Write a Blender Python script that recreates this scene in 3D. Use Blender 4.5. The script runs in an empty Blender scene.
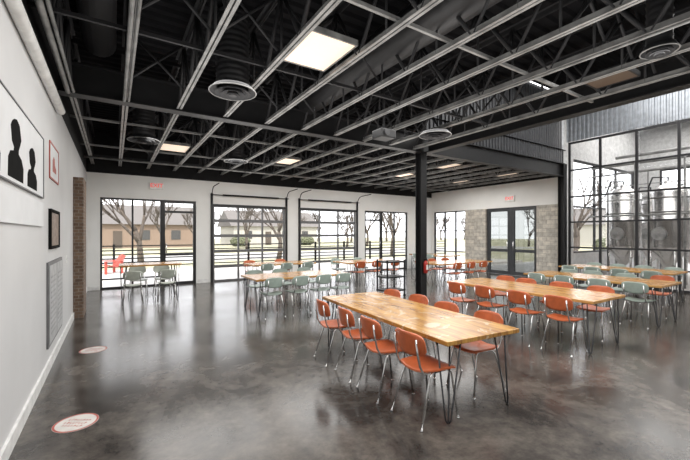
import bpy, bmesh, math, random
from mathutils import Vector, Matrix
random.seed(7)
S=bpy.context.scene; C=S.collection
R=math.radians
S.view_settings.view_transform='Standard'

# ---------------------------------------------------------------- materials
def newmat(name):
    m=bpy.data.materials.new(name); m.use_nodes=True
    nt=m.node_tree; b=nt.nodes['Principled BSDF']
    return m,nt,b
def mat(name,col,rough=.5,metal=0,noise=None,scale=8,amt=.15,bump=0,emit=0,coat=0,spec=.5):
    m,nt,b=newmat(name)
    c=(*col,1)
    b.inputs['Base Color'].default_value=c
    b.inputs['Roughness'].default_value=rough
    b.inputs['Metallic'].default_value=metal
    b.inputs['Coat Weight'].default_value=coat
    b.inputs['Specular IOR Level'].default_value=spec
    tc=nt.nodes.new('ShaderNodeTexCoord')
    n=nt.nodes.new('ShaderNodeTexNoise'); n.inputs['Scale'].default_value=scale; n.inputs['Detail'].default_value=4
    nt.links.new(tc.outputs['Object'],n.inputs['Vector'])
    r=nt.nodes.new('ShaderNodeValToRGB')
    r.color_ramp.elements[0].position=.3; r.color_ramp.elements[1].position=.7
    r.color_ramp.elements[0].color=tuple(x*(1-amt) for x in col)+(1,)
    r.color_ramp.elements[1].color=tuple(min(1,x*(1+amt)) for x in col)+(1,)
    nt.links.new(n.outputs['Fac'],r.inputs['Fac']); nt.links.new(r.outputs['Color'],b.inputs['Base Color'])
    if bump:
        bp=nt.nodes.new('ShaderNodeBump'); bp.inputs['Strength'].default_value=bump; bp.inputs['Distance'].default_value=.02
        nt.links.new(n.outputs['Fac'],bp.inputs['Height']); nt.links.new(bp.outputs['Normal'],b.inputs['Normal'])
    if emit:
        b.inputs['Emission Color'].default_value=c; b.inputs['Emission Strength'].default_value=emit
    return m
def glassmat(name,tint=(1,1,1),refl=.08):
    m=bpy.data.materials.new(name); m.use_nodes=True; nt=m.node_tree; nt.nodes.clear()
    o=nt.nodes.new('ShaderNodeOutputMaterial'); mx=nt.nodes.new('ShaderNodeMixShader')
    t=nt.nodes.new('ShaderNodeBsdfTransparent'); t.inputs[0].default_value=(*tint,1)
    g=nt.nodes.new('ShaderNodeBsdfGlossy'); g.inputs['Roughness'].default_value=.02
    mx.inputs[0].default_value=refl
    nt.links.new(t.outputs[0],mx.inputs[1]); nt.links.new(g.outputs[0],mx.inputs[2]); nt.links.new(mx.outputs[0],o.inputs[0])
    return m
def brickmat(name,c1,c2,mortar,scale,bw=.5,rh=.25,lo=.75,hi=1.2):
    m,nt,b=newmat(name)
    tc=nt.nodes.new('ShaderNodeTexCoord'); sp=nt.nodes.new('ShaderNodeSeparateXYZ'); ad=nt.nodes.new('ShaderNodeMath'); cb=nt.nodes.new('ShaderNodeCombineXYZ')
    nt.links.new(tc.outputs['Object'],sp.inputs[0]); nt.links.new(sp.outputs[0],ad.inputs[0]); nt.links.new(sp.outputs[1],ad.inputs[1])
    nt.links.new(ad.outputs[0],cb.inputs[0]); nt.links.new(sp.outputs[2],cb.inputs[1])
    br=nt.nodes.new('ShaderNodeTexBrick'); br.inputs['Scale'].default_value=scale
    br.inputs['Color1'].default_value=(*c1,1); br.inputs['Color2'].default_value=(*c2,1); br.inputs['Mortar'].default_value=(*mortar,1)
    br.inputs['Brick Width'].default_value=bw; br.inputs['Row Height'].default_value=rh; br.inputs['Mortar Size'].default_value=.02
    nt.links.new(cb.outputs[0],br.inputs['Vector'])
    n=nt.nodes.new('ShaderNodeTexNoise'); n.inputs['Scale'].default_value=9; n.inputs['Detail'].default_value=5; nt.links.new(tc.outputs['Object'],n.inputs['Vector'])
    rr=nt.nodes.new('ShaderNodeValToRGB'); rr.color_ramp.elements[0].color=(lo,lo,lo,1); rr.color_ramp.elements[1].color=(hi,hi,hi*.97,1); rr.color_ramp.elements[0].position=.3; rr.color_ramp.elements[1].position=.7
    nt.links.new(n.outputs['Fac'],rr.inputs[0])
    mx=nt.nodes.new('ShaderNodeMix'); mx.data_type='RGBA'; mx.blend_type='MULTIPLY'; mx.inputs['Factor'].default_value=1
    nt.links.new(br.outputs['Color'],mx.inputs['A']); nt.links.new(rr.outputs[0],mx.inputs['B']); nt.links.new(mx.outputs['Result'],b.inputs['Base Color'])
    bp=nt.nodes.new('ShaderNodeBump'); bp.inputs['Strength'].default_value=.5; bp.invert=True
    nt.links.new(br.outputs['Fac'],bp.inputs['Height']); nt.links.new(bp.outputs['Normal'],b.inputs['Normal'])
    b.inputs['Roughness'].default_value=.85
    return m
def floormat():
    m,nt,b=newmat('polished_concrete')
    tc=nt.nodes.new('ShaderNodeTexCoord')
    n1=nt.nodes.new('ShaderNodeTexNoise'); n1.inputs['Scale'].default_value=1.3; n1.inputs['Detail'].default_value=12; n1.inputs['Roughness'].default_value=.72; n1.inputs['Distortion'].default_value=.5
    n2=nt.nodes.new('ShaderNodeTexNoise'); n2.inputs['Scale'].default_value=7; n2.inputs['Detail'].default_value=8; n2.inputs['Roughness'].default_value=.75
    for n in (n1,n2): nt.links.new(tc.outputs['Object'],n.inputs['Vector'])
    r1=nt.nodes.new('ShaderNodeValToRGB'); e=r1.color_ramp.elements
    e[0].position=.36; e[0].color=(.034,.031,.030,1); e[1].position=.66; e[1].color=(.125,.112,.101,1)
    r2=nt.nodes.new('ShaderNodeValToRGB'); e=r2.color_ramp.elements
    e[0].position=.3; e[0].color=(.5,.5,.5,1); e[1].position=.72; e[1].color=(1.4,1.36,1.3,1)
    nt.links.new(n1.outputs['Fac'],r1.inputs[0]); nt.links.new(n2.outputs['Fac'],r2.inputs[0])
    mx=nt.nodes.new('ShaderNodeMix'); mx.data_type='RGBA'; mx.blend_type='MULTIPLY'; mx.inputs['Factor'].default_value=1
    nt.links.new(r1.outputs[0],mx.inputs['A']); nt.links.new(r2.outputs[0],mx.inputs['B']); nt.links.new(mx.outputs['Result'],b.inputs['Base Color'])
    mr=nt.nodes.new('ShaderNodeMapRange'); mr.inputs['From Min'].default_value=.3; mr.inputs['From Max'].default_value=.7; mr.inputs['To Min'].default_value=.14; mr.inputs['To Max'].default_value=.24
    nt.links.new(n1.outputs['Fac'],mr.inputs[0]); nt.links.new(mr.outputs[0],b.inputs['Roughness'])
    b.inputs['IOR'].default_value=1.5
    return m
def woodtop(name,base,dark,vein=True):
    m,nt,b=newmat(name)
    tc=nt.nodes.new('ShaderNodeTexCoord'); mp=nt.nodes.new('ShaderNodeMapping'); mp.inputs['Scale'].default_value=(9,.9,1)
    nt.links.new(tc.outputs['Object'],mp.inputs[0])
    n=nt.nodes.new('ShaderNodeTexNoise'); n.inputs['Scale'].default_value=2.2; n.inputs['Detail'].default_value=7; n.inputs['Distortion'].default_value=1.2
    nt.links.new(mp.outputs[0],n.inputs['Vector'])
    r=nt.nodes.new('ShaderNodeValToRGB'); e=r.color_ramp.elements
    e[0].position=.34; e[0].color=(*dark,1); e[1].position=.62; e[1].color=(*base,1)
    nt.links.new(n.outputs['Fac'],r.inputs[0]); last=r.outputs[0]
    if vein:
        v=nt.nodes.new('ShaderNodeTexNoise'); v.inputs['Scale'].default_value=2.4; v.inputs['Detail'].default_value=8; v.inputs['Distortion'].default_value=2.2; v.inputs['Roughness'].default_value=.65
        nt.links.new(tc.outputs['Object'],v.inputs['Vector'])
        rr=nt.nodes.new('ShaderNodeValToRGB'); el=rr.color_ramp.elements
        el[0].position=.56; el[0].color=(0,0,0,1); el[1].position=.60; el[1].color=(.6,.6,.6,1)
        nt.links.new(v.outputs['Fac'],rr.inputs[0])
        mx=nt.nodes.new('ShaderNodeMix'); mx.data_type='RGBA'; mx.inputs['B'].default_value=(.58,.50,.36,1)
        nt.links.new(rr.outputs[0],mx.inputs['Factor']); nt.links.new(last,mx.inputs['A']); last=mx.outputs['Result']
    nt.links.new(last,b.inputs['Base Color']); b.inputs['Roughness'].default_value=.2
    return m

M={}
M['floor']=floormat()
M['wall_l']=mat('grey_paint',(.62,.622,.625),.5,scale=1.5,amt=.04)
M['wall_w']=mat('white_paint',(.82,.82,.80),.6,scale=2,amt=.03)
M['base']=mat('baseboard_paint',(.74,.74,.73),.5)
M['black']=mat('black_paint',(.012,.012,.013),.7,spec=.2)
M['deck']=mat('black_deck',(.008,.008,.009),.9,scale=3,amt=.3,spec=.1)
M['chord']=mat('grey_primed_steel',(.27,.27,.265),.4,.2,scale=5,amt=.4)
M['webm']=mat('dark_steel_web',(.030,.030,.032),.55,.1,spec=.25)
M['steel']=mat('black_steel',(.015,.015,.016),.45,.1,spec=.35)
M['frame']=mat('dark_bronze_frame',(.016,.016,.018),.4,.1)
M['alu']=mat('aluminium_frame',(.16,.16,.165),.4,.3)
M['mull']=mat('grey_mullion',(.03,.03,.033),.4,.2)
M['dframe']=mat('charcoal_door_frame',(.04,.042,.045),.4,.2)
M['glass']=glassmat('clear_glass',(1,1,1),.025)
M['glass_d']=glassmat('tinted_glass',(.52,.53,.52),.05)
M['chrome']=mat('chrome',(.72,.72,.72),.16,1,amt=.02)
M['iron']=mat('raw_steel_rod',(.06,.06,.065),.35,.6)
M['orange']=mat('orange_seat_shell',(.52,.125,.045),.33,scale=14,amt=.14)
M['teal']=mat('sage_seat_shell',(.33,.40,.36),.38,scale=14,amt=.1)
M['grey']=mat('pale_seat_shell',(.45,.48,.42),.4)
M['wood']=woodtop('oak_resin_top',(.52,.28,.07),(.25,.105,.022))
M['wood2']=woodtop('honey_wood_top',(.54,.30,.10),(.36,.17,.05),False)
M['brick']=brickmat('brown_brick',(.13,.08,.055),(.2,.13,.09),(.25,.22,.19),4)
M['stone']=brickmat('pale_stone',(.40,.375,.34),(.58,.54,.48),(.34,.32,.29),2.4,.7,.36)
M['corr']=mat('galvanised_siding',(.42,.45,.49),.35,.5)
M['corrd']=mat('dark_siding',(.06,.062,.068),.45,.3)
M['panel']=mat('grey_cabinet',(.44,.445,.45),.5)
M['grille']=mat('grey_grille',(.34,.345,.35),.5)
M['cabedge']=mat('dark_cabinet_edge',(.14,.14,.145),.5)
M['duct']=mat('dark_grey_spiral_duct',(.032,.032,.034),.45,.3)
M['vent']=mat('dull_grey_vent',(.045,.045,.048),.5,.1,spec=.3)
M['white']=mat('white_plastic',(.8,.8,.78),.4)
M['red']=mat('red_enamel',(.40,.025,.02),.35)
M['redpaint']=mat('faded_red_paint',(.42,.07,.05),.6)
M['redemit']=mat('red_exit_letters',(.9,.05,.03),.4,emit=.6)
M['light']=mat('warm_diffuser',(.95,.78,.62),.5,amt=.02,emit=.55)
M['unlit']=mat('unlit_diffuser',(.10,.07,.05),.5,amt=.1)
M['stainless']=mat('stainless_steel',(.62,.61,.60),.26,1,scale=2,amt=.1)
M['grass']=mat('spring_grass',(.32,.31,.21),.9,scale=1.2,amt=.3)
M['asphalt']=mat('asphalt',(.32,.315,.31),.9,scale=3,amt=.1)
M['patio']=mat('patio_concrete',(.46,.44,.42),.85,scale=2,amt=.1)
M['bark']=mat('bark',(.085,.068,.055),.9,scale=10,amt=.3,bump=.5)
M['house']=mat('tan_siding',(.22,.16,.12),.8)
M['roof']=mat('shingle_roof',(.13,.12,.115),.9,scale=20,amt=.3)
M['dkwin']=mat('dark_window_pane',(.05,.05,.05),.5)
M['ink']=mat('black_ink',(.010,.010,.010),.9,spec=.05)
M['paper']=mat('white_print',(.70,.71,.72),.6,scale=3,amt=.05)
M['brew']=mat('brewery_wall',(.54,.54,.54),.7)
M['palehouse']=mat('pale_siding',(.42,.40,.36),.7)
M['leaf']=mat('evergreen',(.11,.12,.07),.9,scale=6,amt=.5,bump=1)
M['sticker']=mat('sticker_white',(.62,.60,.57),.5)
M['stickred']=mat('sticker_red',(.40,.08,.06),.5)
M['brownpic']=mat('brown_print',(.25,.18,.14),.5,scale=20,amt=.5)

# ---------------------------------------------------------------- mesh helpers
def box(bm,x0,x1,y0,y1,z0,z1,mi=0):
    v=[bm.verts.new(p) for p in ((x0,y0,z0),(x1,y0,z0),(x1,y1,z0),(x0,y1,z0),(x0,y0,z1),(x1,y0,z1),(x1,y1,z1),(x0,y1,z1))]
    for f in ((0,3,2,1),(4,5,6,7),(0,1,5,4),(1,2,6,5),(2,3,7,6),(3,0,4,7)):
        fa=bm.faces.new([v[i] for i in f]); fa.material_index=mi
def tube(bm,pts,r,n=8,mi=0,caps=True):
    pts=[Vector(p) for p in pts]; rs=r if isinstance(r,(list,tuple)) else [r]*len(pts)
    rings=[]; up=None
    for i,p in enumerate(pts):
        if i==0: t=pts[1]-p
        elif i==len(pts)-1: t=p-pts[i-1]
        else: t=(pts[i+1]-p).normalized()+(p-pts[i-1]).normalized()
        t.normalize()
        if up is None:
            up=Vector((0,0,1)) if abs(t.z)<.9 else Vector((1,0,0))
        a=t.cross(up).normalized(); b=t.cross(a).normalized()
        if abs(t.dot(up))>.97: 
            up=a.copy()
            a=t.cross(up).normalized(); b=t.cross(a).normalized()
        rings.append([bm.verts.new(p+(a*math.cos(2*math.pi*k/n)+b*math.sin(2*math.pi*k/n))*rs[i]) for k in range(n)])
    for i in range(len(rings)-1):
        A=rings[i];B=rings[i+1]
        best=min(range(n),key=lambda s:(A[0].co-B[s].co-(pts[i]-pts[i+1])).length)
        d1=(A[1].co-pts[i])-(B[(best+1)%n].co-pts[i+1]); d2=(A[1].co-pts[i])-(B[(best-1)%n].co-pts[i+1])
        st=1 if d1.length<=d2.length else -1
        for k in range(n):
            f=bm.faces.new([A[k],A[(k+1)%n],B[(best+st*(k+1))%n],B[(best+st*k)%n]]); f.material_index=mi; f.smooth=True
    if caps:
        for rr in (rings[0],rings[-1]):
            f=bm.faces.new(rr); f.material_index=mi
def lathe(bm,prof,n=24,c=(0,0,0),mi=0):
    rings=[]
    for r,z in prof:
        rings.append([bm.verts.new((c[0]+max(r,.0005)*math.cos(2*math.pi*k/n),c[1]+max(r,.0005)*math.sin(2*math.pi*k/n),c[2]+z)) for k in range(n)])
    for i in range(len(rings)-1):
        for k in range(n):
            f=bm.faces.new([rings[i][k],rings[i][(k+1)%n],rings[i+1][(k+1)%n],rings[i+1][k]]); f.material_index=mi; f.smooth=True
    bm.faces.new(rings[0]).material_index=mi; bm.faces.new(rings[-1]).material_index=mi
def panel(bm,fn,nu=10,nv=6,th=.012,mi=0):
    T=[];B=[]
    for j in range(nv+1):
        a=[];b=[]
        for i in range(nu+1):
            u=-1+2*i/nu; v=-1+2*j/nv
            p,nn=fn(u,v)
            a.append(bm.verts.new(p+nn*th/2)); b.append(bm.verts.new(p-nn*th/2))
        T.append(a);B.append(b)
    for j in range(nv):
        for i in range(nu):
            f=bm.faces.new([T[j][i],T[j][i+1],T[j+1][i+1],T[j+1][i]]); f.smooth=True
            f=bm.faces.new([B[j][i],B[j+1][i],B[j+1][i+1],B[j][i+1]]); f.smooth=True
    for i in range(nu):
        bm.faces.new([T[0][i],B[0][i],B[0][i+1],T[0][i+1]]); bm.faces.new([T[nv][i],T[nv][i+1],B[nv][i+1],B[nv][i]])
    for j in range(nv):
        bm.faces.new([T[j][0],T[j+1][0],B[j+1][0],B[j][0]]); bm.faces.new([T[j][nu],B[j][nu],B[j+1][nu],T[j+1][nu]])
def fin(name,bm,mats,bevel=0):
    bmesh.ops.recalc_face_normals(bm,faces=bm.faces[:])
    me=bpy.data.meshes.new(name); bm.to_mesh(me); bm.free()
    for m in (mats if isinstance(mats,(list,tuple)) else [mats]): me.materials.append(M[m] if isinstance(m,str) else m)
    return me
def obj(name,me,loc=(0,0,0),rot=0,parent=None,**k):
    o=bpy.data.objects.new(name,me); C.objects.link(o); o.location=loc; o.rotation_euler=(0,0,rot)
    if parent: o.parent=parent
    for a,b in k.items(): o[a]=b
    return o
def empty(name,label,cat,loc=(0,0,0),rot=0,group=None):
    o=obj(name,None,loc,rot,label=label,category=cat); o.empty_display_size=.1
    if group: o['group']=group
    return o
def bx(name,mats,*b,parent=None,bevel=0,**k):
    bm=bmesh.new()
    for q in b: box(bm,*q)
    o=obj(name,fin(name,bm,mats),parent=parent,**k)
    if bevel:
        md=o.modifiers.new('bevel','BEVEL'); md.width=bevel; md.segments=2; md.limit_method='ANGLE'
    return o
def dup(root,loc,rot,**k):
    r=root.copy(); C.objects.link(r); r.location=loc; r.rotation_euler=(0,0,rot)
    for ch in root.children:
        c=ch.copy(); C.objects.link(c); c.parent=r
        for g in ch.children:
            gg=g.copy(); C.objects.link(gg); gg.parent=c
    for a,b in k.items(): r[a]=b
    return r
def textmesh(txt,size,ext=.003):
    cu=bpy.data.curves.new('t','FONT'); cu.body=txt; cu.size=size; cu.extrude=ext; cu.align_x='CENTER'; cu.align_y='CENTER'
    o=bpy.data.objects.new('t',cu); C.objects.link(o); bpy.context.view_layer.update()
    me=bpy.data.meshes.new_from_object(o.evaluated_get(bpy.context.evaluated_depsgraph_get()))
    bpy.data.objects.remove(o); return me

XL=-.65; YB=12.45; XR=13.0; WH=3.35; ZJ=3.58; ZD=4.5; YG=6.35; XG=6.4
ST=dict(kind='structure')
# ---------------------------------------------------------------- shell
bx('floor','floor',(XL-.2,XR,-3,YB+.15,-.1,0),**ST)
bx('wall_left','wall_l',(XL-.2,XL,-3,YB+.15,0,WH),**ST)
bx('trim_1','black',(XL-.2,XL,-3,YB+.15,WH,ZD),**ST)
ops=[(-.335,2.25,2.66),(2.77,5.35,2.56),(5.96,8.54,2.56),(9.0,11.46,2.6)]
bl=[];x=XL
for a,b,h in ops:
    bl.append((x,a,YB,YB+.2,0,WH)); bl.append((a,b,YB,YB+.2,h,WH)); x=b
bl.append((x,XR+.2,YB,YB+.2,0,WH))
bx('wall_back','wall_w',*bl,**ST)
bx('trim_2','black',(XL,XR+.2,YB,YB+.2,WH,ZD),**ST)
bx('wall_rear','wall_w',(XL-.2,20,-3.2,-3,0,6.5),**ST)
bx('wall_right','wall_w',(XR,XR+.2,YG+.1,7.26,2.64,ZJ),(XR,XR+.2,7.26,9.39,2.64,ZJ),(XR,XR+.2,9.39,YB,2.64,ZJ),(XR,XR+.2,12.32,YB,0,2.64),**ST)
bx('trim_3','black',(XR,XR+.2,YG+.1,YB,ZJ,ZD),**ST)
bx('trim_4','stone',(XR-.06,XR+.2,6.5,7.26,0,2.64),(XR-.06,XR+.2,9.39,10.42,0,2.64),**ST)
bx('baseboard_left','base',(XL,XL+.02,-3,8.48,0,.12),(XL,XL+.02,9.3,YB-.02,0,.12),**ST)
bx('baseboard_back','base',(XL+.02,-.36,YB-.02,YB,0,.12),(2.3,2.66,YB-.02,YB,0,.12),(8.66,8.97,YB-.02,YB,0,.12),(11.5,XR-.02,YB-.02,YB,0,.12),**ST)
bx('trim_5','brick',(XL,XL+.16,8.5,9.28,0,2.68),**ST)
def corrug(name,mats,axis,a0,a1,b0,b1,c,amp=.03,pitch=.15,**k):
    bm=bmesh.new(); pr=[];t=a0
    seq=[(0,0),(.35,0),(.5,1),(.85,1)]
    while t<a1:
        for f,h in seq:
            if t+f*pitch<=a1: pr.append((t+f*pitch,h*amp))
        t+=pitch
    pr.append((a1,0)); prev=None
    for p,h in pr:
        if axis=='x': q=[(p,c+h,b0),(p,c+h,b1)]
        elif axis=='y': q=[(c+h,p,b0),(c+h,p,b1)]
        else: q=[(b0,p,c+h),(b1,p,c+h)]
        vs=[bm.verts.new(z) for z in q]
        if prev: bm.faces.new([prev[0],vs[0],vs[1],prev[1]])
        prev=vs
    o=obj(name,fin(name,bm,mats),**k)
    md=o.modifiers.new('s','SOLIDIFY'); md.thickness=.004
    return o
corrug('ceiling','deck','zy',-3,YB+.2,XL-.2,XG+.1,ZD,.04,.2,**ST)
corrug('ceiling_far','deck','zy',YG,YB+.2,XG+.1,XR+.2,ZD,.04,.2,**ST)
corrug('ceiling_high','deck','zy',-3,YG,XG+.1,20,6.4,.04,.2,**ST)
bx('wall_high','black',(XG+.02,XG+.1,-3,YG,ZD+.06,6.4),**ST)
corrug('wall_siding','corrd','x',XG+.1,XR,4.0,6.4,YG+.05,.03,.14,**ST)
corrug('wall_corrugated','corr','y',-3,YG-.1,4.72,6.4,XR,.03,.13,**ST)

# ---------------------------------------------------------------- roof joists
def joist(L,seed=0):
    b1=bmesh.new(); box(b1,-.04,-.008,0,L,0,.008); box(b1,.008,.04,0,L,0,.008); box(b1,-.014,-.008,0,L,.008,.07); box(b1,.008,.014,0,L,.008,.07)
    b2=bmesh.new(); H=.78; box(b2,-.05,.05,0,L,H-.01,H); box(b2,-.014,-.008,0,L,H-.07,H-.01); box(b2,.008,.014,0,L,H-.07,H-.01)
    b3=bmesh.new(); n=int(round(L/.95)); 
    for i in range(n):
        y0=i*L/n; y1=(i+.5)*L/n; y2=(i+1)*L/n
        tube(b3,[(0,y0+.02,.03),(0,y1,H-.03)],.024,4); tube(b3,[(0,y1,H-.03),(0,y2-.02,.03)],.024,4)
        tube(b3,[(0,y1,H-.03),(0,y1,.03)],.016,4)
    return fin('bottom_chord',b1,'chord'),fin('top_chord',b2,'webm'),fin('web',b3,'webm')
def make_joist(x,y0,js):
    e=empty('roof_joist','open-web steel roof joist with grey flanges under black deck','roof joist',(x,y0,ZJ),0,'open-web ceiling joists')
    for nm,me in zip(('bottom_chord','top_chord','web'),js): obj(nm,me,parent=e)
    return e
near=joist(YG-.13+2.5); far=joist(YB-YG-.16)
for x in [-.5]+[.15+.72*i for i in range(0,9)]: 
    if x<XG-.15: make_joist(x,-2.5,near)
for x in [-.5]+[.15+.72*i for i in range(0,18)]: make_joist(x,YG+.13,far)
def ibeam(name,axis,a0,a1,c,z0,z1,w=.2,label='',cat='steel beam'):
    t=.02
    if axis=='x': b=[(a0,a1,c-w/2,c+w/2,z0,z0+t),(a0,a1,c-w/2,c+w/2,z1-t,z1),(a0,a1,c-.008,c+.008,z0+t,z1-t)]
    else: b=[(c-w/2,c+w/2,a0,a1,z0,z0+t),(c-w/2,c+w/2,a0,a1,z1-t,z1),(c-.008,c+.008,a0,a1,z0+t,z1-t)]
    return bx(name,'steel',*b,label=label,category=cat)
ibeam('steel_beam','x',XL,XR-.1,YG,ZJ-.02,ZJ+.42,label='long black steel I-beam carried by the column')
ibeam('steel_beam','y',-3,YG-.1,XG+.02,ZJ-.02,ZJ+.42,label='black steel edge girder beside the tall bay')
for i,y in enumerate((.9,2.65,4.25,7.9,10.2,11.5)):
    x1=XG-.1 if y<YG else XR
    bx('cross_bracing','webm' if i in (0,2,5) else 'chord',(XL,x1,y-.016,y+.016,ZJ+.072,ZJ+.078),(XL,x1,y-.016,y-.011,ZJ+.078,ZJ+.11),
       label='thin steel angle bracing across the joists',category='steel bracing',group='joist cross bracing')
def pipe(name,pts,r,m,label,cat,n=8,group=None):
    bm=bmesh.new(); tube(bm,pts,r,n); o=obj(name,fin(name,bm,m),label=label,category=cat)
    if group:o['group']=group
    return o
for y in (1.75,3.85,5.6,7.2,9.0,10.9):
    for i in range(8 if y<YG else 16):
        if (y<YG and i==4) or (y==5.6 and i==1): continue
        x0=.15+.72*i
        bm=bmesh.new(); tube(bm,[(x0+.03,y,ZJ+.1),(x0+.69,y,ZJ+.72)],.018,4); tube(bm,[(x0+.03,y,ZJ+.72),(x0+.69,y,ZJ+.1)],.018,4)
        obj('cross_brace',fin('cross_brace',bm,'webm'),label='dark steel x-shaped brace between two roof joists',category='steel bracing',group='x-braces between joists')
pipe('conduit',[(XL+.052,-2.9,3.24),(XL+.052,6.1,3.24)],.05,'white','thick pale pipe running along the top of the grey wall','pipe',12)
pipe('conduit',[(-.53,-2.9,3.55),(-.53,6.2,3.55)],.03,'chord','grey pipe running beside the wall below the joists','pipe',12)
pipe('conduit',[(-.47,-2.9,3.562),(-.47,6.2,3.562)],.018,'chord','slim grey pipe running below the joists','pipe')
pipe('conduit',[(.13,-2.9,3.559),(.13,6.2,3.559)],.022,'chord','slim grey conduit under the joists','pipe')
pipe('conduit',[(.185,-2.9,3.565),(.185,6.2,3.565)],.016,'chord','slim grey conduit under the joists','pipe')
pipe('conduit',[(4.47,-2.9,3.565),(4.47,6.2,3.565)],.016,'chord','slim grey conduit under the joists','pipe')
pipe('conduit',[(XL+.01,11.2,3.555),(12.8,11.2,3.555)],.025,'chord','grey sprinkler pipe crossing under the joists','pipe')
e=empty('steel_column','black steel H-section column standing on concrete floor','column',(6.27,YG,0))
bx('shaft','steel',(-.09,.09,-.1,-.085,0,ZJ-.02),(-.09,.09,.085,.1,0,ZJ-.02),(-.006,.006,-.085,.085,0,ZJ-.02),parent=e)
bx('base_plate','steel',(-.15,.15,-.15,.15,0,.015),parent=e)
e=empty('steel_column','black steel column at end of the glass partition','column',(XR-.12,YG-.02,0))
bx('shaft','steel',(-.1,.1,-.1,-.085,0,ZJ+.4),(-.1,.1,.085,.1,0,ZJ+.4),(-.006,.006,-.085,.085,0,ZJ+.4),parent=e)
bx('base_plate','steel',(-.11,.11,-.13,.13,0,.012),parent=e)

for (x,y,on) in ((1.95,3.62,1),(1.23,9.5,1),(4.11,9.5,1),(8.43,9.5,1),(11.31,9.5,1),(5.55,2.13,0),(4.11,-1.3,1),(11.31,7.5,1),(8.43,7.5,1)):
    e=empty('ceiling_light','square warm ceiling light panel set between joists' if on else 'unlit brown ceiling light panel between joists','ceiling light',(x,y,3.665),0,'ceiling light panels')
    w,l=(.30,.38) if on else (.24,.26)
    bx('light_diffuser','light' if on else 'unlit',(-w+.02,w-.02,-l+.02,l-.02,0,.012),parent=e)
    bx('light_housing','chord' if on else 'webm',(-w,w,-l,-l+.02,-.005,.06),(-w,w,l-.02,l,-.005,.06),(-w,-w+.02,-l+.02,l-.02,-.005,.06),(w-.02,w,-l+.02,l-.02,-.005,.06),(-w+.02,w-.02,-l+.02,l-.02,.013,.06),parent=e)
def diffuser(x,y,z,duct,lab,s=1):
    e=empty('air_diffuser',lab,'air vent',(x,y,z))
    bm=bmesh.new()
    for i,(r,zz) in enumerate(((.29,0.02),(.22,-.005),(.155,-.02),(.09,-.03))):
        r*=s
        lathe(bm,[(r-.05*s,zz+.05),(r,zz),(r,zz+.008),(r-.045*s,zz+.06)],28)
    lathe(bm,[(.05*s,-.03),(.05*s,.05)],16)
    obj('diffuser_cone',fin('diffuser_cone',bm,'vent'),parent=e)
    bm=bmesh.new(); tube(bm,[(.292*s*math.cos(a),.292*s*math.sin(a),.022) for a in [2*math.pi*k/32 for k in range(33)]],.007,6)
    obj('rim',fin('rim',bm,'chord'),parent=e)
    if duct:
        bm=bmesh.new(); prof=[];k=0
        while k<14 and z+.11+k*.07<ZD: prof+= [(.2*s,.07+k*.07),(.212*s,.09+k*.07),(.2*s,.11+k*.07)]; k+=1
        lathe(bm,prof,28); obj('duct_drop',fin('duct_drop',bm,'duct'),parent=e)
    else:
        bm=bmesh.new(); 
        for a in (-.15,.15): tube(bm,[(a,0,.05),(a,0,1.06)],.006,6)
        obj('hanger_rod',fin('hanger_rod',bm,'webm'),parent=e)
diffuser(1.3,4.72,3.42,True,'round dark grey air diffuser below dark spiral duct')
diffuser(5.05,4.75,3.42,False,'round grey air diffuser hung from the joists')
diffuser(.51,8.3,3.46,True,'round dark grey air diffuser below dark spiral duct')
diffuser(2.67,9.4,3.46,True,'round dark grey air diffuser below dark spiral duct')
diffuser(4.83,1.4,3.5,True,'small round grey air diffuser below dark spiral duct',.55)
pipe('spiral_duct',[(-.17,-2.8,4.28),(-.17,6.1,4.28)],.2,'duct','dark spiral duct running between joists','duct',20)
pipe('spiral_duct',[(3.08,-2.8,4.1),(3.08,6.1,4.1)],.24,'duct','dark spiral duct running between joists','duct',20)
e=empty('projector','compact dark ceiling projector on a short pole','projector',(3.95,4.9,3.25))
bx('projector_body','steel',(-.16,.16,-.14,.14,0,.15),parent=e,bevel=.02)
bm=bmesh.new(); tube(bm,[(-.06,-.14,.075),(-.06,-.18,.075)],.05,16); obj('lens',fin('lens',bm,'vent'),parent=e)
bm=bmesh.new(); tube(bm,[(0,0,.15),(0,0,1.24)],.02,8); obj('mounting_pole',fin('mounting_pole',bm,'webm'),parent=e)

# ---------------------------------------------------------------- windows & doors
def glazed(name,axis,c,a0,a1,z0,z1,vs,hs,fm='frame',fw=.05,dp=.07,glass='glass',rw=None,**k):
    rw=rw or fw*.8
    def q(p0,p1,c0,c1,za,zb): return (p0,p1,c0,c1,za,zb) if axis=='x' else (c0,c1,p0,p1,za,zb)
    b=[q(a0,a0+fw,c,c+dp,z0,z1),q(a1-fw,a1,c,c+dp,z0,z1),q(a0+fw,a1-fw,c,c+dp,z0,z0+fw),q(a0+fw,a1-fw,c,c+dp,z1-fw,z1)]
    edges=[a0+fw]+sorted(vs)+[a1-fw]
    for v in vs: b.append(q(v-fw/2,v+fw/2,c,c+dp,z0+fw,z1-fw))
    for h in hs:
        for i in range(len(edges)-1):
            l=edges[i]+(fw/2 if i>0 else 0); r=edges[i+1]-(fw/2 if i<len(edges)-2 else 0)
            b.append(q(l,r,c,c+dp,h-rw/2,h+rw/2))
    e=obj(name,None,**k)
    bx('frame',fm,*b,parent=e)
    bx('glass',glass,q(a0+fw*.5,a1-fw*.5,c+dp*.45,c+dp*.55,z0+fw*.5,z1-fw*.5),parent=e)
    return e
def handle(e,axis,a,c,s):
    bm=bmesh.new()
    P=lambda p,q,z:(p,q,z) if axis=='x' else (q,p,z)
    tube(bm,[P(a,c,.95),P(a,c-s,.95),P(a,c-s,1.3),P(a,c,1.3)],.012,8)
    obj('handle',fin('handle',bm,'chrome'),parent=e)
glazed('window_1','x',YB+.06,-.335,1.26,0,2.66,[.47],[.28],**ST)
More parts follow.
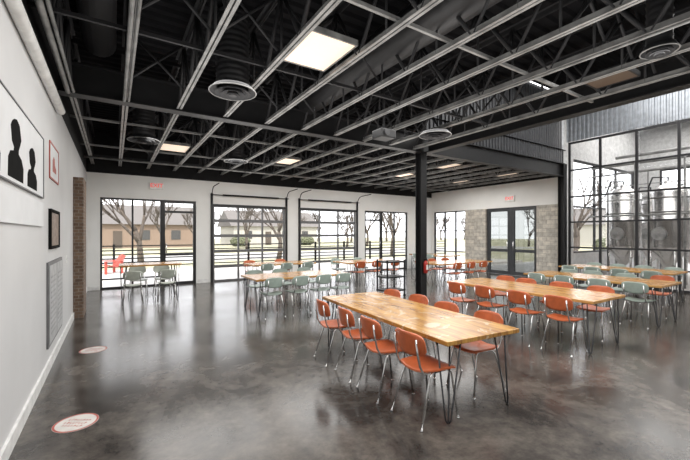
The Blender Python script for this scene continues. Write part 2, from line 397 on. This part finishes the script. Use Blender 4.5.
d=glazed('door_1','x',YB+.05,1.26,2.25,0,2.66,[],[2.3,.95],fw=.085,**ST); handle(d,'x',1.38,YB+.05,.05)
def rollup(n,x0,x1):
    w=x1-x0
    e=glazed('door_%d'%n,'x',YB+.03,x0,x1,0,2.56,[x0+w/3,x0+2*w/3],[.51,1.02,1.54,2.05],fm='alu',fw=.06,dp=.05,rw=.10,**ST)
    for xx in (x0-.04,x1+.04):
        bx('track','frame',(xx-.035,xx+.035,YB-.05,YB-.002,0,2.95),parent=e)
    bm=bmesh.new()
    for xx in (x0-.04,x1+.04):
        pts=[(xx,YB-.06,2.6)]+[(xx,YB-.06-.3*(1-math.cos(t)),2.85+.3*math.sin(t)) for t in [R(a) for a in (0,22,45,68,90)]]+[(xx,YB-1.0,3.17)]
        tube(bm,pts,.014,6)
    obj('overhead_track',fin('overhead_track',bm,'ink'),parent=e)
    bm=bmesh.new(); tube(bm,[(x0-.1,YB-.10,2.9),(x1+.1,YB-.10,2.9)],.014,8)
    tube(bm,[(x0+.3,YB-.10,2.9),(x1-.3,YB-.10,2.9)],.03,12)
    obj('torsion_spring',fin('torsion_spring',bm,'steel'),parent=e)
    bx('header_panel','frame',(x0-.07,x1+.07,YB-.03,YB-.002,2.52,2.6),parent=e)
rollup(2,2.77,5.35); rollup(3,5.96,8.54)
d=glazed('door_4','x',YB+.05,9.0,9.95,0,2.6,[],[2.2,.95],fw=.085,**ST); handle(d,'x',9.82,YB+.05,.05)
glazed('window_2','x',YB+.06,9.95,11.46,0,2.6,[10.7],[.6,1.7],**ST)
for a,b,hh in ((7.26,8.32,8.2),(8.33,9.39,8.45)):
    d=glazed('door_5','y',XR+.04,a,b,0,2.64,[],[.95],fw=.14,fm='dframe',glass='glass_d',**ST); handle(d,'y',hh,XR+.04,.06)
glazed('window_4','y',XR+.05,10.42,12.32,0,2.64,[11.05,11.68],[.8,1.75],**ST)
glazed('window_5','y',XR,-3,YG-.15,0,4.7,[6.2-.95*i for i in range(1,9)],[1.15,2.0,2.85,3.75],fm='mull',fw=.065,dp=.06,**ST)

em=textmesh('EXIT',.17)
em.materials.clear(); em.materials.append(M['redemit'])
def exit_sign(loc,rz):
    e=empty('exit_sign','white exit sign with red letters on the wall','exit sign',loc,rz)
    bx('sign_housing','white',(-.2,.2,0,.05,-.11,.11),parent=e,bevel=.008)
    t=obj('sign_lettering',em,parent=e); t.location=(0,-.004,0); t.rotation_euler=(R(90),0,0)
exit_sign((1.1,YB-.055,3.08),0); exit_sign((XR-.055,8.33,2.98),R(-90))

# ---------------------------------------------------------------- left-wall items
def wallthing(name,label,cat,y0,y1,z0,z1,fm,im,fw=.02,th=.03):
    e=empty(name,label,cat,(XL,0,0))
    bx('frame',fm,(.001,th,y0,y1,z0,z0+fw),(.001,th,y0,y1,z1-fw,z1),(.001,th,y0,y0+fw,z0+fw,z1-fw),(.001,th,y1-fw,y1,z0+fw,z1-fw),parent=e)
    bx('print',im,(.001,th*.6,y0+fw,y1-fw,z0+fw,z1-fw),parent=e)
    return e
e=wallthing('framed_print','large black and white framed print on grey wall','picture',2.2,5.0,1.98,2.62,'cabedge','paper',.01,.02)
def blob(pts,x,parent,m='ink',nm='printed_shape'):
    bm=bmesh.new(); vs=[bm.verts.new((x,p[0],p[1])) for p in pts]; f=bm.faces.new(vs)
    r=bmesh.ops.extrude_face_region(bm,geom=[f]); bmesh.ops.translate(bm,vec=(.001,0,0),verts=[v for v in r['geom'] if isinstance(v,bmesh.types.BMVert)])
    obj(nm,fin(nm,bm,m),parent=parent)
def fig(yc,h,w,zb=2.02):
    outline=[(-.5,0),(-.48,.3),(-.36,.42),(-.16,.46),(-.13,.52),(-.26,.60),(-.30,.74),(-.33,.84),(-.24,.93),(-.12,.99),(.06,1.03),(.24,.97),(.30,.86),(.36,.74),(.27,.62),(.18,.53),(.17,.46),(.38,.40),(.52,.26),(.5,0)]
    return [(yc+a*w,zb+b*h) for a,b in outline]
blob(fig(3.72,.46,.52),.0125,e); blob(fig(4.38,.37,.46),.0125,e); blob(fig(2.95,.46,.6),.0125,e)
e=empty('canvas_panel','long white panel mounted below the framed print','wall panel',(XL,0,0))
bx('board','paper',(.001,.02,2.2,4.95,1.68,1.93),parent=e)
e=wallthing('wall_sign','white poster with thin red border and red figure','sign',5.5,6.3,2.27,2.72,'stickred','paper',.022,.012)
blob([(5.74,2.38),(5.74,2.52),(5.84,2.58),(5.92,2.56),(5.94,2.48),(6.06,2.44),(6.06,2.38)],.008,e,'stickred')
wallthing('framed_picture','small dark-framed brown picture on grey wall','picture',5.45,6.25,1.42,1.9,'ink','brownpic',.035)
e=empty('wall_cabinet','grey flat double-door access panel with dark edges on wall','cabinet',(XL,0,0))
bx('cabinet_body','cabedge',(.001,.02,5.3,6.6,.28,1.27),parent=e)
for a,b in ((5.34,5.93),(5.97,6.56)):
    bx('door','panel',(.021,.03,a,b,.32,1.23),parent=e,bevel=.003)
    bx('slat_grille','grille',*[(.0305,.033,a+.08,b-.08,.42+i*.06,.44+i*.06) for i in range(12)],parent=e)
e=empty('light_switch','small white switch plate on grey wall','switch',(XL,7.3,1.2))
bx('switch_plate','white',(.001,.01,-.05,.05,-.06,.06),parent=e); bx('toggle','white',(.01,.02,-.01,.01,-.02,.02),parent=e)

def sticker(x,y,lab,s=1):
    e=empty('floor_sticker',lab,'floor sticker',(x,y,0.0))
    bm=bmesh.new(); lathe(bm,[(.162*s,.0005),(.162*s,.002)],40); obj('disc',fin('disc',bm,'sticker'),parent=e)
    bm=bmesh.new()
    n=48
    for k in range(n):
        a0=2*math.pi*k/n;a1=2*math.pi*(k+1)/n
        v=[bm.verts.new((r*s*math.cos(a),r*s*math.sin(a),.0026)) for r,a in ((.144,a0),(.160,a0),(.160,a1),(.144,a1))]
        bm.faces.new(v)
    obj('printed_ring',fin('printed_ring',bm,'stickred'),parent=e)
    bm=bmesh.new()
    for i,z in enumerate((-.065,-.02,.03)):
        w=.10-abs(z)*.4
        xx=-w
        while xx<w:
            l=.014; box(bm,xx,xx+.005,z,z+.028,.0022,.0028); box(bm,xx+.005,xx+.014,z+random.choice((0,.011,.022)),z+random.choice((.006,.028)),.0022,.0028); xx+=l+.010
    m=obj('printed_marks',fin('printed_marks',bm,'stickred'),parent=e); m.rotation_euler=(0,0,R(-33))
sticker(-.27,3.8,'round white floor sticker with red ring on concrete'); sticker(-.24,6.06,'worn round floor sticker with red ring on concrete')

# ---------------------------------------------------------------- chairs
def chair_proto(shell,label,group):
    e=empty('dining_chair',label,'chair',(0,0,0),0,group)
    def seat(u,v):
        w=.19+.012*v; x=u*w*(1-.10*v**4); y=v*.185*(1-.10*u**4)
        z=.455-.018*(1-u*u)*(1-.3*v)-.02*max(0,v-.5)**2*4*.6+.012*max(0,-v-.5)
        return Vector((x,y+.01,z)),Vector((0,0,1))
    bm=bmesh.new(); panel(bm,seat,10,10,.014); obj('seat',fin('seat',bm,shell),parent=e)
    def back(u,v):
        x=u*.195*(1-.16*v**4); z=.675+v*.10*(1-.22*u**4)
        y=-.225+.05*u*u-.03*v*.6
        return Vector((x,y,z)),Vector((-.3*u,1,.1)).normalized()
    bm=bmesh.new(); panel(bm,back,12,8,.012); obj('backrest',fin('backrest',bm,shell),parent=e)
    q=.0095
    for sx in (-1,1):
        bm=bmesh.new(); tube(bm,[(sx*.15,.06,.43),(sx*.155,.12,.428),(sx*.162,.145,.41),(sx*.19,.20,.01)],q,8); lathe(bm,[(.013,0),(.013,.012)],10,(sx*.19,.2015,0)); obj('leg',fin('leg',bm,'chrome'),parent=e)
        bm=bmesh.new(); tube(bm,[(sx*.15,-.02,.43),(sx*.155,-.07,.428),(sx*.165,-.10,.40),(sx*.20,-.22,.01)],q,8); lathe(bm,[(.013,0),(.013,.012)],10,(sx*.2,-.223,0)); obj('leg',fin('leg',bm,'chrome'),parent=e)
        bm=bmesh.new(); tube(bm,[(sx*.15,.08,.43),(sx*.15,-.1,.425),(sx*.152,-.16,.44),(sx*.15,-.195,.50),(sx*.145,-.216,.60),(sx*.14,-.232,.73)],q,8); obj('backrest_support',fin('backrest_support',bm,'chrome'),parent=e)
    bm=bmesh.new(); tube(bm,[(-.15,.05,.427),(.15,.05,.427)],.008,8); tube(bm,[(-.15,-.09,.423),(.15,-.09,.423)],.008,8); obj('crossbar',fin('crossbar',bm,'chrome'),parent=e)
    return e
protos={'o':chair_proto('orange','chair with orange-red shell seat and chrome legs','orange chairs at the tables'),
        't':chair_proto('teal','chair with grey-green shell seat and chrome legs','grey-green chairs at the tables'),
        'g':chair_proto('grey','chair with pale grey shell seat and chrome legs','pale chairs at the tables')}
used={}
def chair(k,x,y,deg):
    a=R(deg+random.uniform(-4,4)); p=protos[k]; x+=random.uniform(-.03,.03); y+=random.uniform(-.02,.02)
    if k not in used: used[k]=1; p.location=(x,y,0); p.rotation_euler=(0,0,a); return p
    return dup(p,(x,y,0),a)
def table(x,y,deg,L=2.45,W=1.0,top='wood',zt=.72,lab='long honey-coloured wooden table with steel hairpin legs',group='long hairpin-leg tables'):
    e=empty('dining_table',lab,'table',(x,y,0),R(deg),group)
    bx('tabletop',top,(-W/2,W/2,-L/2,L/2,zt-.04,zt),parent=e,bevel=.006)
    for sx in (-1,1):
        for sy in (-1,1):
            cx=sx*(W/2-.10); cy=sy*(L/2-.09); fx=cx+sx*.025; fy=cy+sy*.02
            bm=bmesh.new(); zz=zt-.046
            box(bm,cx-.085,cx+.085,cy-.07,cy+.07,zz-.0,zz+.005)
            for (ax,ay) in ((-.075*sx,.06*sy),(.075*sx,-.06*sy),(-.07*sx,-.06*sy)):
                tube(bm,[(cx+ax,cy+ay,zz),(fx+ax*.22,fy+ay*.22,.03),(fx+ax*.05,fy+ay*.05,.008)],.0075,6)
            obj('leg',fin('leg',bm,'iron'),parent=e)
    return e
T=-4.5
table(2.83,3.2,T,W=.9,lab='honey oak table with pale resin veins and hairpin legs')
for y in (2.29,2.86,3.40,3.93): chair('o',2.36+(y-3.1)*.075,y,-90+T)
for y in (2.42,3.0,3.56,4.12): chair('o',3.22+(y-3.1)*.075,y,90+T)
table(5.75,3.42,0,top='wood2')
for y in (2.52,3.08,3.66,4.2): chair('o',5.2,y,-90)
for y in (2.6,3.2,3.8,4.25): chair('o',6.3,y,90)
table(8.3,3.45,0,top='wood2')
for y in (2.55,3.1,3.7,4.25): chair('t',7.78,y,-90)
for y in (3.2,3.8,4.3): chair('t',8.85,y,90)
chair('o',8.95,2.6,90)
table(10.9,4.0,0,top='wood2')
for y in (3.1,3.7,4.3,4.85): chair('t',10.35,y,-90)
for y in (3.1,3.7,4.3,4.85): chair('t',11.5,y,90)
table(3.4,7.25,90,L=2.2,top='wood2')
for x in (2.6,3.1,3.62,4.12): chair('t',x,6.66,0)
for x in (2.7,3.3,3.95): chair('t',x,7.85,180)
table(.75,10.0,90,L=1.3,W=.75,top='wood2',zt=.88,lab='short tall wooden table with slim metal legs',group='tall small tables')
for x in (.38,1.08): chair('g',x,9.5,0)
for x in (.5,1.05): chair('g',x,10.5,180)
table(4.3,10.4,90,L=2.0,top='wood2')
for x in (3.6,4.2,4.9): chair('t',x,9.85,0)
for x in (3.6,4.6): chair('o',x,10.95,180)
table(7.0,9.6,90,L=2.0,top='wood2')
for x in (6.3,6.9,7.6): chair('o',x,9.05,0)
for x in (6.3,7.2): chair('t',x,10.2,180)
table(9.2,7.8,90,top='wood2')
for x in (8.4,9.0,9.6): chair('o',x,7.2,0)
for x in (8.4,9.0,9.6): chair('o',x,8.4,180)
table(11.6,11.0,0,L=2.0,top='wood2')
for y in (10.5,11.3): chair('t',11.05,y,-90)
e=empty('service_cart','black three-shelf service cart on casters beside the column','cart',(5.95,7.1,0))
for z in (.88,.5,.16): bx('shelf','steel',(-.3,.3,-.22,.22,z,z+.035),parent=e)
for a in (-.28,.28):
    for b in (-.2,.2):
        bx('post','steel',(a-.015,a+.015,b-.015,b+.015,.07,.95),parent=e)
        bm=bmesh.new(); tube(bm,[(a,b-.015,.036),(a,b+.015,.036)],.035,12); obj('caster',fin('caster',bm,'ink'),parent=e)
e=empty('fire_extinguisher','small red fire extinguisher hung on black steel column','fire extinguisher',(6.27,YG-.152,.66))
bm=bmesh.new(); lathe(bm,[(.035,0),(.05,.015),(.05,.25),(.032,.29),(.015,.31)],20); obj('cylinder_body',fin('cylinder_body',bm,'red'),parent=e)
bx('valve_handle','steel',(-.015,.015,-.05,.04,.31,.34),parent=e)
bm=bmesh.new(); tube(bm,[(.015,-.02,.32),(.06,-.03,.28),(.062,-.03,.15),(.06,-.02,.06)],.008,8); obj('hose',fin('hose',bm,'ink'),parent=e)
bx('label_plate','white',(-.03,.03,-.053,-.051,.09,.2),parent=e)

# ---------------------------------------------------------------- brewery room beyond glass
bx('floor_brewery','patio',(XR,20,-3,YG+.05,-.1,-.001),**ST)
yn=YG+.1
bx('wall_brewery','brew',(20,20.2,-3,1.0,0,6.5),(20,20.2,5.8,YG+.3,0,6.5),(20,20.2,1.0,5.8,4.4,6.5),
   (XR+.2,13.9,yn,yn+.2,0,6.5),(13.9,19.4,yn,yn+.2,0,.9),(13.9,19.4,yn,yn+.2,4.3,6.5),(19.4,20,yn,yn+.2,0,6.5),**ST)
glazed('window_6','y',20.05,1.0,5.8,0,4.4,[2.6,4.2],[2.2],fm='mull',fw=.07,**ST)
glazed('window_7','x',yn+.05,13.9,19.4,.9,4.3,[15.7,17.6],[2.6],fm='mull',fw=.07,**ST)
tank=None
tp=[(14.9,5.3),(14.9,4.1),(14.9,2.9),(14.9,1.7),(14.9,.5),(17.7,5.4),(17.7,4.2),(17.7,3.0),(17.7,1.8)]
for i,(x,y) in enumerate(tp):
    if tank: dup(tank,(x,y,0),R(random.uniform(-15,15)))
    else:
        e=tank=empty('fermentation_tank','tall stainless steel conical brewing tank on legs','brewing tank',(x,y,0),0,'brewery tanks')
        bm=bmesh.new(); lathe(bm,[(.05,.5),(.12,.55),(.48,1.15),(.50,1.2),(.50,2.0),(.51,2.01),(.51,2.05),(.50,2.06),(.50,2.9),(.46,3.02),(.3,3.14),(.1,3.2),(.1,3.3),(.05,3.3)],32); obj('tank_body',fin('tank_body',bm,'stainless'),parent=e)
        for a in (45,135,225,315):
            bm=bmesh.new(); cx=.45*math.cos(R(a)); cy=.45*math.sin(R(a)); tube(bm,[(cx,cy,1.2),(cx,cy,.0)],.035,10); obj('leg',fin('leg',bm,'stainless'),parent=e)
        bm=bmesh.new(); tube(bm,[(-.46,0,1.6),(-.54,0,1.6)],.2,20); tube(bm,[(-.54,0,1.6),(-.58,0,1.6)],.05,10); obj('manway_door',fin('manway_door',bm,'chord'),parent=e)
        bm=bmesh.new(); tube(bm,[(-.56,.25,.3),(-.56,.25,3.1),(-.46,.2,3.4),(0,0,3.42),(0,0,3.25)],.025,8); obj('pipework',fin('pipework',bm,'webm'),parent=e)
        bm=bmesh.new()
        for z in (2.3,2.75): tube(bm,[(.51*math.cos(a),.51*math.sin(a),z) for a in [2*math.pi*k/24 for k in range(25)]],.022,6)
        obj('cooling_band',fin('cooling_band',bm,'chord'),parent=e)
for x,z,r in ((14.25,3.9,.04),(14.0,2.2,.03),(14.2,3.6,.025),(16.2,4.5,.06)):
    pipe('steel_pipe',[(x,-2,z),(x,6,z)],r,'chord','horizontal steel process pipe among the brewing tanks','pipe',10)
for y in (4.7,3.5,2.3):
    pipe('steel_pipe',[(14.1,y,0),(14.1,y,3.9)],.03,'chord','vertical steel process pipe among the brewing tanks','pipe',8)
bx('catwalk','chord',(16.2,16.9,-2,6,2.9,2.96),(16.2,16.24,-2,6,3.9,3.94),(16.2,16.24,-2,6,3.4,3.43),*[(16.2,16.24,-2+i,-1.96+i,0,3.9) for i in range(9)],label='grey steel service catwalk between tank rows',category='catwalk')
kg=None
for x,y in ((13.6,5.5),(13.6,4.2),(13.6,2.95),(13.6,1.8)):
    if kg: dup(kg,(x,y,0),random.uniform(0,3)); continue
    kg=empty('keg','stainless steel beer keg standing on brewery floor','keg',(x,y,0),0,'kegs by the glass wall')
    bm=bmesh.new(); lathe(bm,[(.16,.0),(.19,.02),(.19,.06),(.2,.1),(.205,.2),(.2,.22),(.2,.38),(.205,.4),(.2,.5),(.17,.54),(.06,.56)],24); obj('keg_body',fin('keg_body',bm,'stainless'),parent=kg)
    bm=bmesh.new(); tube(bm,[(.18*math.cos(a),.18*math.sin(a),.60) for a in [2*math.pi*k/20 for k in range(21)]],.012,6)
    for a in range(4): tube(bm,[(.18*math.cos(a*1.571),.18*math.sin(a*1.571),.52),(.18*math.cos(a*1.571),.18*math.sin(a*1.571),.60)],.012,6)
    obj('handle_ring',fin('handle_ring',bm,'stainless'),parent=kg)

# ---------------------------------------------------------------- exterior
bx('ground','grass',(-60,120,YB+.2,140,-.3,-.125),label='spring lawn around the building',category='ground')
bx('ground_east','asphalt',(20.3,120,-20,YB+.2,-.3,-.12),(XR+.2,20.3,YG+.3,YB+.2,-.3,-.12),label='paved parking area beside the building',category='ground')
bx('patio','patio',(-6,XR+8,YB+.2,19.2,-.12,-.02),label='pale concrete patio beside the glass doors',category='patio')
bx('road','asphalt',(-60,45,24,32,-.124,-.1),label='grey asphalt road beyond the lawn',category='road')
e=empty('railing','black metal patio railing with horizontal rails','railing',(0,18.8,0))
bx('rail','ink',*[(-6,21,-.025,.025,z,z+.05) for z in (.12,.30,.48,.66,.84,1.04)],parent=e)
for i in range(14): bx('post','ink',(-6+i*2-.045,-6+i*2+.045,-.045,.045,-.02,1.15),parent=e)
def treemesh(h,seed,lv_max=4):
    rnd=random.Random(seed); bm=bmesh.new()
    def br(p,d,L,r,lv):
        pts=[p];dd=d.copy()
        for i in range(3):
            dd=(dd+Vector((rnd.uniform(-.16,.16),rnd.uniform(-.16,.16),rnd.uniform(0,.1)))).normalized(); pts.append(pts[-1]+dd*L/3)
        tube(bm,pts,[r,r*.85,r*.7,r*.55],6 if lv<2 else 3)
        if lv<lv_max:
            for i in range(3 if lv else 4):
                ang=rnd.uniform(0,6.28); s=rnd.uniform(.4,.8)
                nd=(dd+Vector((math.cos(ang)*s,math.sin(ang)*s,rnd.uniform(.0,.3)))).normalized()
                br(pts[-1] if i<2 else pts[-2],nd,L*rnd.uniform(.6,.78),r*.6,lv+1)
    br(Vector((0,0,-.12)),Vector((0,0,1)).normalized(),h*.24,h*.022,0)
    return fin('bare_tree',bm,'bark')
tm=[treemesh(8,3,5),treemesh(8,8,5),treemesh(9,21,5)]
TL='leafless early-spring tree standing on the lawn'
for i,(x,y) in enumerate(((1.2,21.5),(9.0,22),(19,22.5),(30,16),(40,10),(26,12),(-3,37),(4,39),(12,38),(18,41),(24,37),(30,41),(36,36),(8,45),(44,20),(48,28))):
    obj('bare_tree',tm[i%3],(x,y,0),random.uniform(0,6),label=TL,category='tree',group='bare trees across the lawn')
for i in range(22):
    o=obj('bare_tree',tm[2],(-16+i*5,66+(i%2)*6,0),i*1.3,label='tall leafless tree in the distant tree line',category='tree',group='distant bare tree line'); o.scale=(1.25,1.25,1.25)
for i in range(6):
    o=obj('bare_tree',tm[2],(72+(i%2)*7,4+i*8,0),i*1.7,label='tall leafless tree in the distant tree line',category='tree',group='distant bare tree line')
def shrub(x,y,r,s):
    bm=bmesh.new(); bmesh.ops.create_icosphere(bm,subdivisions=4,radius=r); rnd=random.Random(s)
    for v in bm.verts: v.co*=1+rnd.uniform(-.12,.12); v.co.z*=.6
    obj('evergreen_shrub',fin('evergreen_shrub',bm,'leaf'),(x,y,r*.45),label='low dark green shrub on the lawn',category='shrub')
for i,(x,y,r) in enumerate(((-5,47,1.1),(39,15,1.2),(14.8,50,1.3),(25,50,1.2))): shrub(x,y,r,i)
def house(x,y,w,dp,h,lab,rz=0,m='house'):
    e=empty('house',lab,'house',(x,y,-.12),rz)
    bx('house_walls',m,(-w/2,w/2,-dp/2,dp/2,0,h),parent=e)
    bm=bmesh.new(); o=.5; rr=h+2.6
    v=[bm.verts.new(p) for p in ((-w/2-o,-dp/2-o,h),(w/2+o,-dp/2-o,h),(w/2+o,dp/2+o,h),(-w/2-o,dp/2+o,h),(-w/2-o,0,rr),(w/2+o,0,rr))]
    for f in ((0,1,5,4),(2,3,4,5),(0,4,3),(1,2,5),(0,3,2,1)): bm.faces.new([v[i] for i in f])
    obj('house_roof',fin('house_roof',bm,'roof'),parent=e)
    bx('house_windows','dkwin',*[(a*w,a*w+1.1,-dp/2-.06,-dp/2-.01,1,2.2) for a in (-.38,.05,.3)],parent=e)
    bx('house_door','bark',(-.15*w,-.15*w+.95,-dp/2-.06,-dp/2-.01,0,2.1),parent=e)
house(2,55,14,8,2.9,'brown single-storey house with shingle roof across road')
house(22,58,14,8,2.9,'pale single-storey house with shingle roof across road',0,'palehouse')
house(60,22,18,8,3,'tan house with shingle roof beside parking area',R(90),'palehouse')
def adir(x,y,rz):
    e=empty('adirondack_chair','red slatted patio armchair on pale concrete','patio chair',(x,y,-.02),rz,'red patio chairs')
    bx('seat','redpaint',*[(-.27,.27,-.25+i*.1,-.17+i*.1,.26+i*.025,.28+i*.025) for i in range(5)],parent=e)
    bm=bmesh.new()
    for i in range(5):
        x0=-.27+i*.11; hh=.72+.05*(1-abs(i-2)/2); v=[bm.verts.new(p) for p in ((x0,-.27,.27),(x0+.09,-.27,.27),(x0+.09,-.55,hh),(x0,-.55,hh),(x0,-.29,.26),(x0+.09,-.29,.26),(x0+.09,-.57,hh-.01),(x0,-.57,hh-.01))]
        for f in ((0,1,2,3),(7,6,5,4),(0,4,5,1),(1,5,6,2),(2,6,7,3),(3,7,4,0)): bm.faces.new([v[k] for k in f])
    obj('backrest',fin('backrest',bm,'redpaint'),parent=e)
    for s in (-1,1):
        bx('armrest','redpaint',(s*.35-.06,s*.35+.06,-.45,.28,.50,.525),parent=e)
        bx('leg','redpaint',(s*.32-.02,s*.32+.02,.18,.27,0,.50),parent=e); bx('leg','redpaint',(s*.32-.02,s*.32+.02,-.42,-.34,0,.50),parent=e)
adir(-.2,17.6,R(115))

# ---------------------------------------------------------------- light
w=bpy.data.worlds.new('world'); S.world=w; w.use_nodes=True
bg=w.node_tree.nodes['Background']; bg.inputs[0].default_value=(.96,.97,1,1); bg.inputs[1].default_value=3.2
def area(loc,rot,sx,sy,p,col=(1,1,1)):
    l=bpy.data.lights.new('area_light','AREA'); l.shape='RECTANGLE'; l.size=sx; l.size_y=sy; l.energy=p; l.color=col
    o=bpy.data.objects.new('area_light',l); C.objects.link(o); o.location=loc; o.rotation_euler=rot
s=bpy.data.lights.new('sun','SUN'); s.energy=4.5; s.angle=R(2); s.color=(1,.93,.84)
o=bpy.data.objects.new('sun',s); C.objects.link(o); o.rotation_euler=(R(38),R(-12),0)
for x,y in ((1.6,.6),(4.7,.6),(1.6,4.0),(4.7,4.0),(2,9.2),(5.2,9.2),(8.2,9.2),(10.6,9.2)):
    area((x,y,3.5),(0,0,0),2.9,2.9,98,(1,.98,.95))  # added wide soft lamps under the joists, separate from the ceiling panels
for x,y in ((1.5,1.5),(4.6,1.5),(1.5,5),(4.6,5),(3,9.5),(8,9.5)):
    area((x,y,2.4),(R(180),0,0),2.5,2.5,36,(1,.98,.95))  # added unseen lamps aimed upward to brighten joists and deck, no fixture there
area((9.7,2,6.2),(0,0,0),5,6,460,(1,.98,.95))  # added fill lamp for the tall bay, no fixture modelled
area((16.5,2.5,6.1),(0,0,0),5,7,470,(1,.98,.95))  # added lamp to brighten the brewery tanks, no fixture modelled

cam=bpy.data.cameras.new('cam'); co=bpy.data.objects.new('camera',cam); C.objects.link(co); S.camera=co
co.location=(0,0,1.6); co.rotation_euler=(R(90),0,R(-32.7)); cam.sensor_width=36; cam.lens=18.78; cam.shift_y=.0058; cam.clip_start=.05; cam.clip_end=300
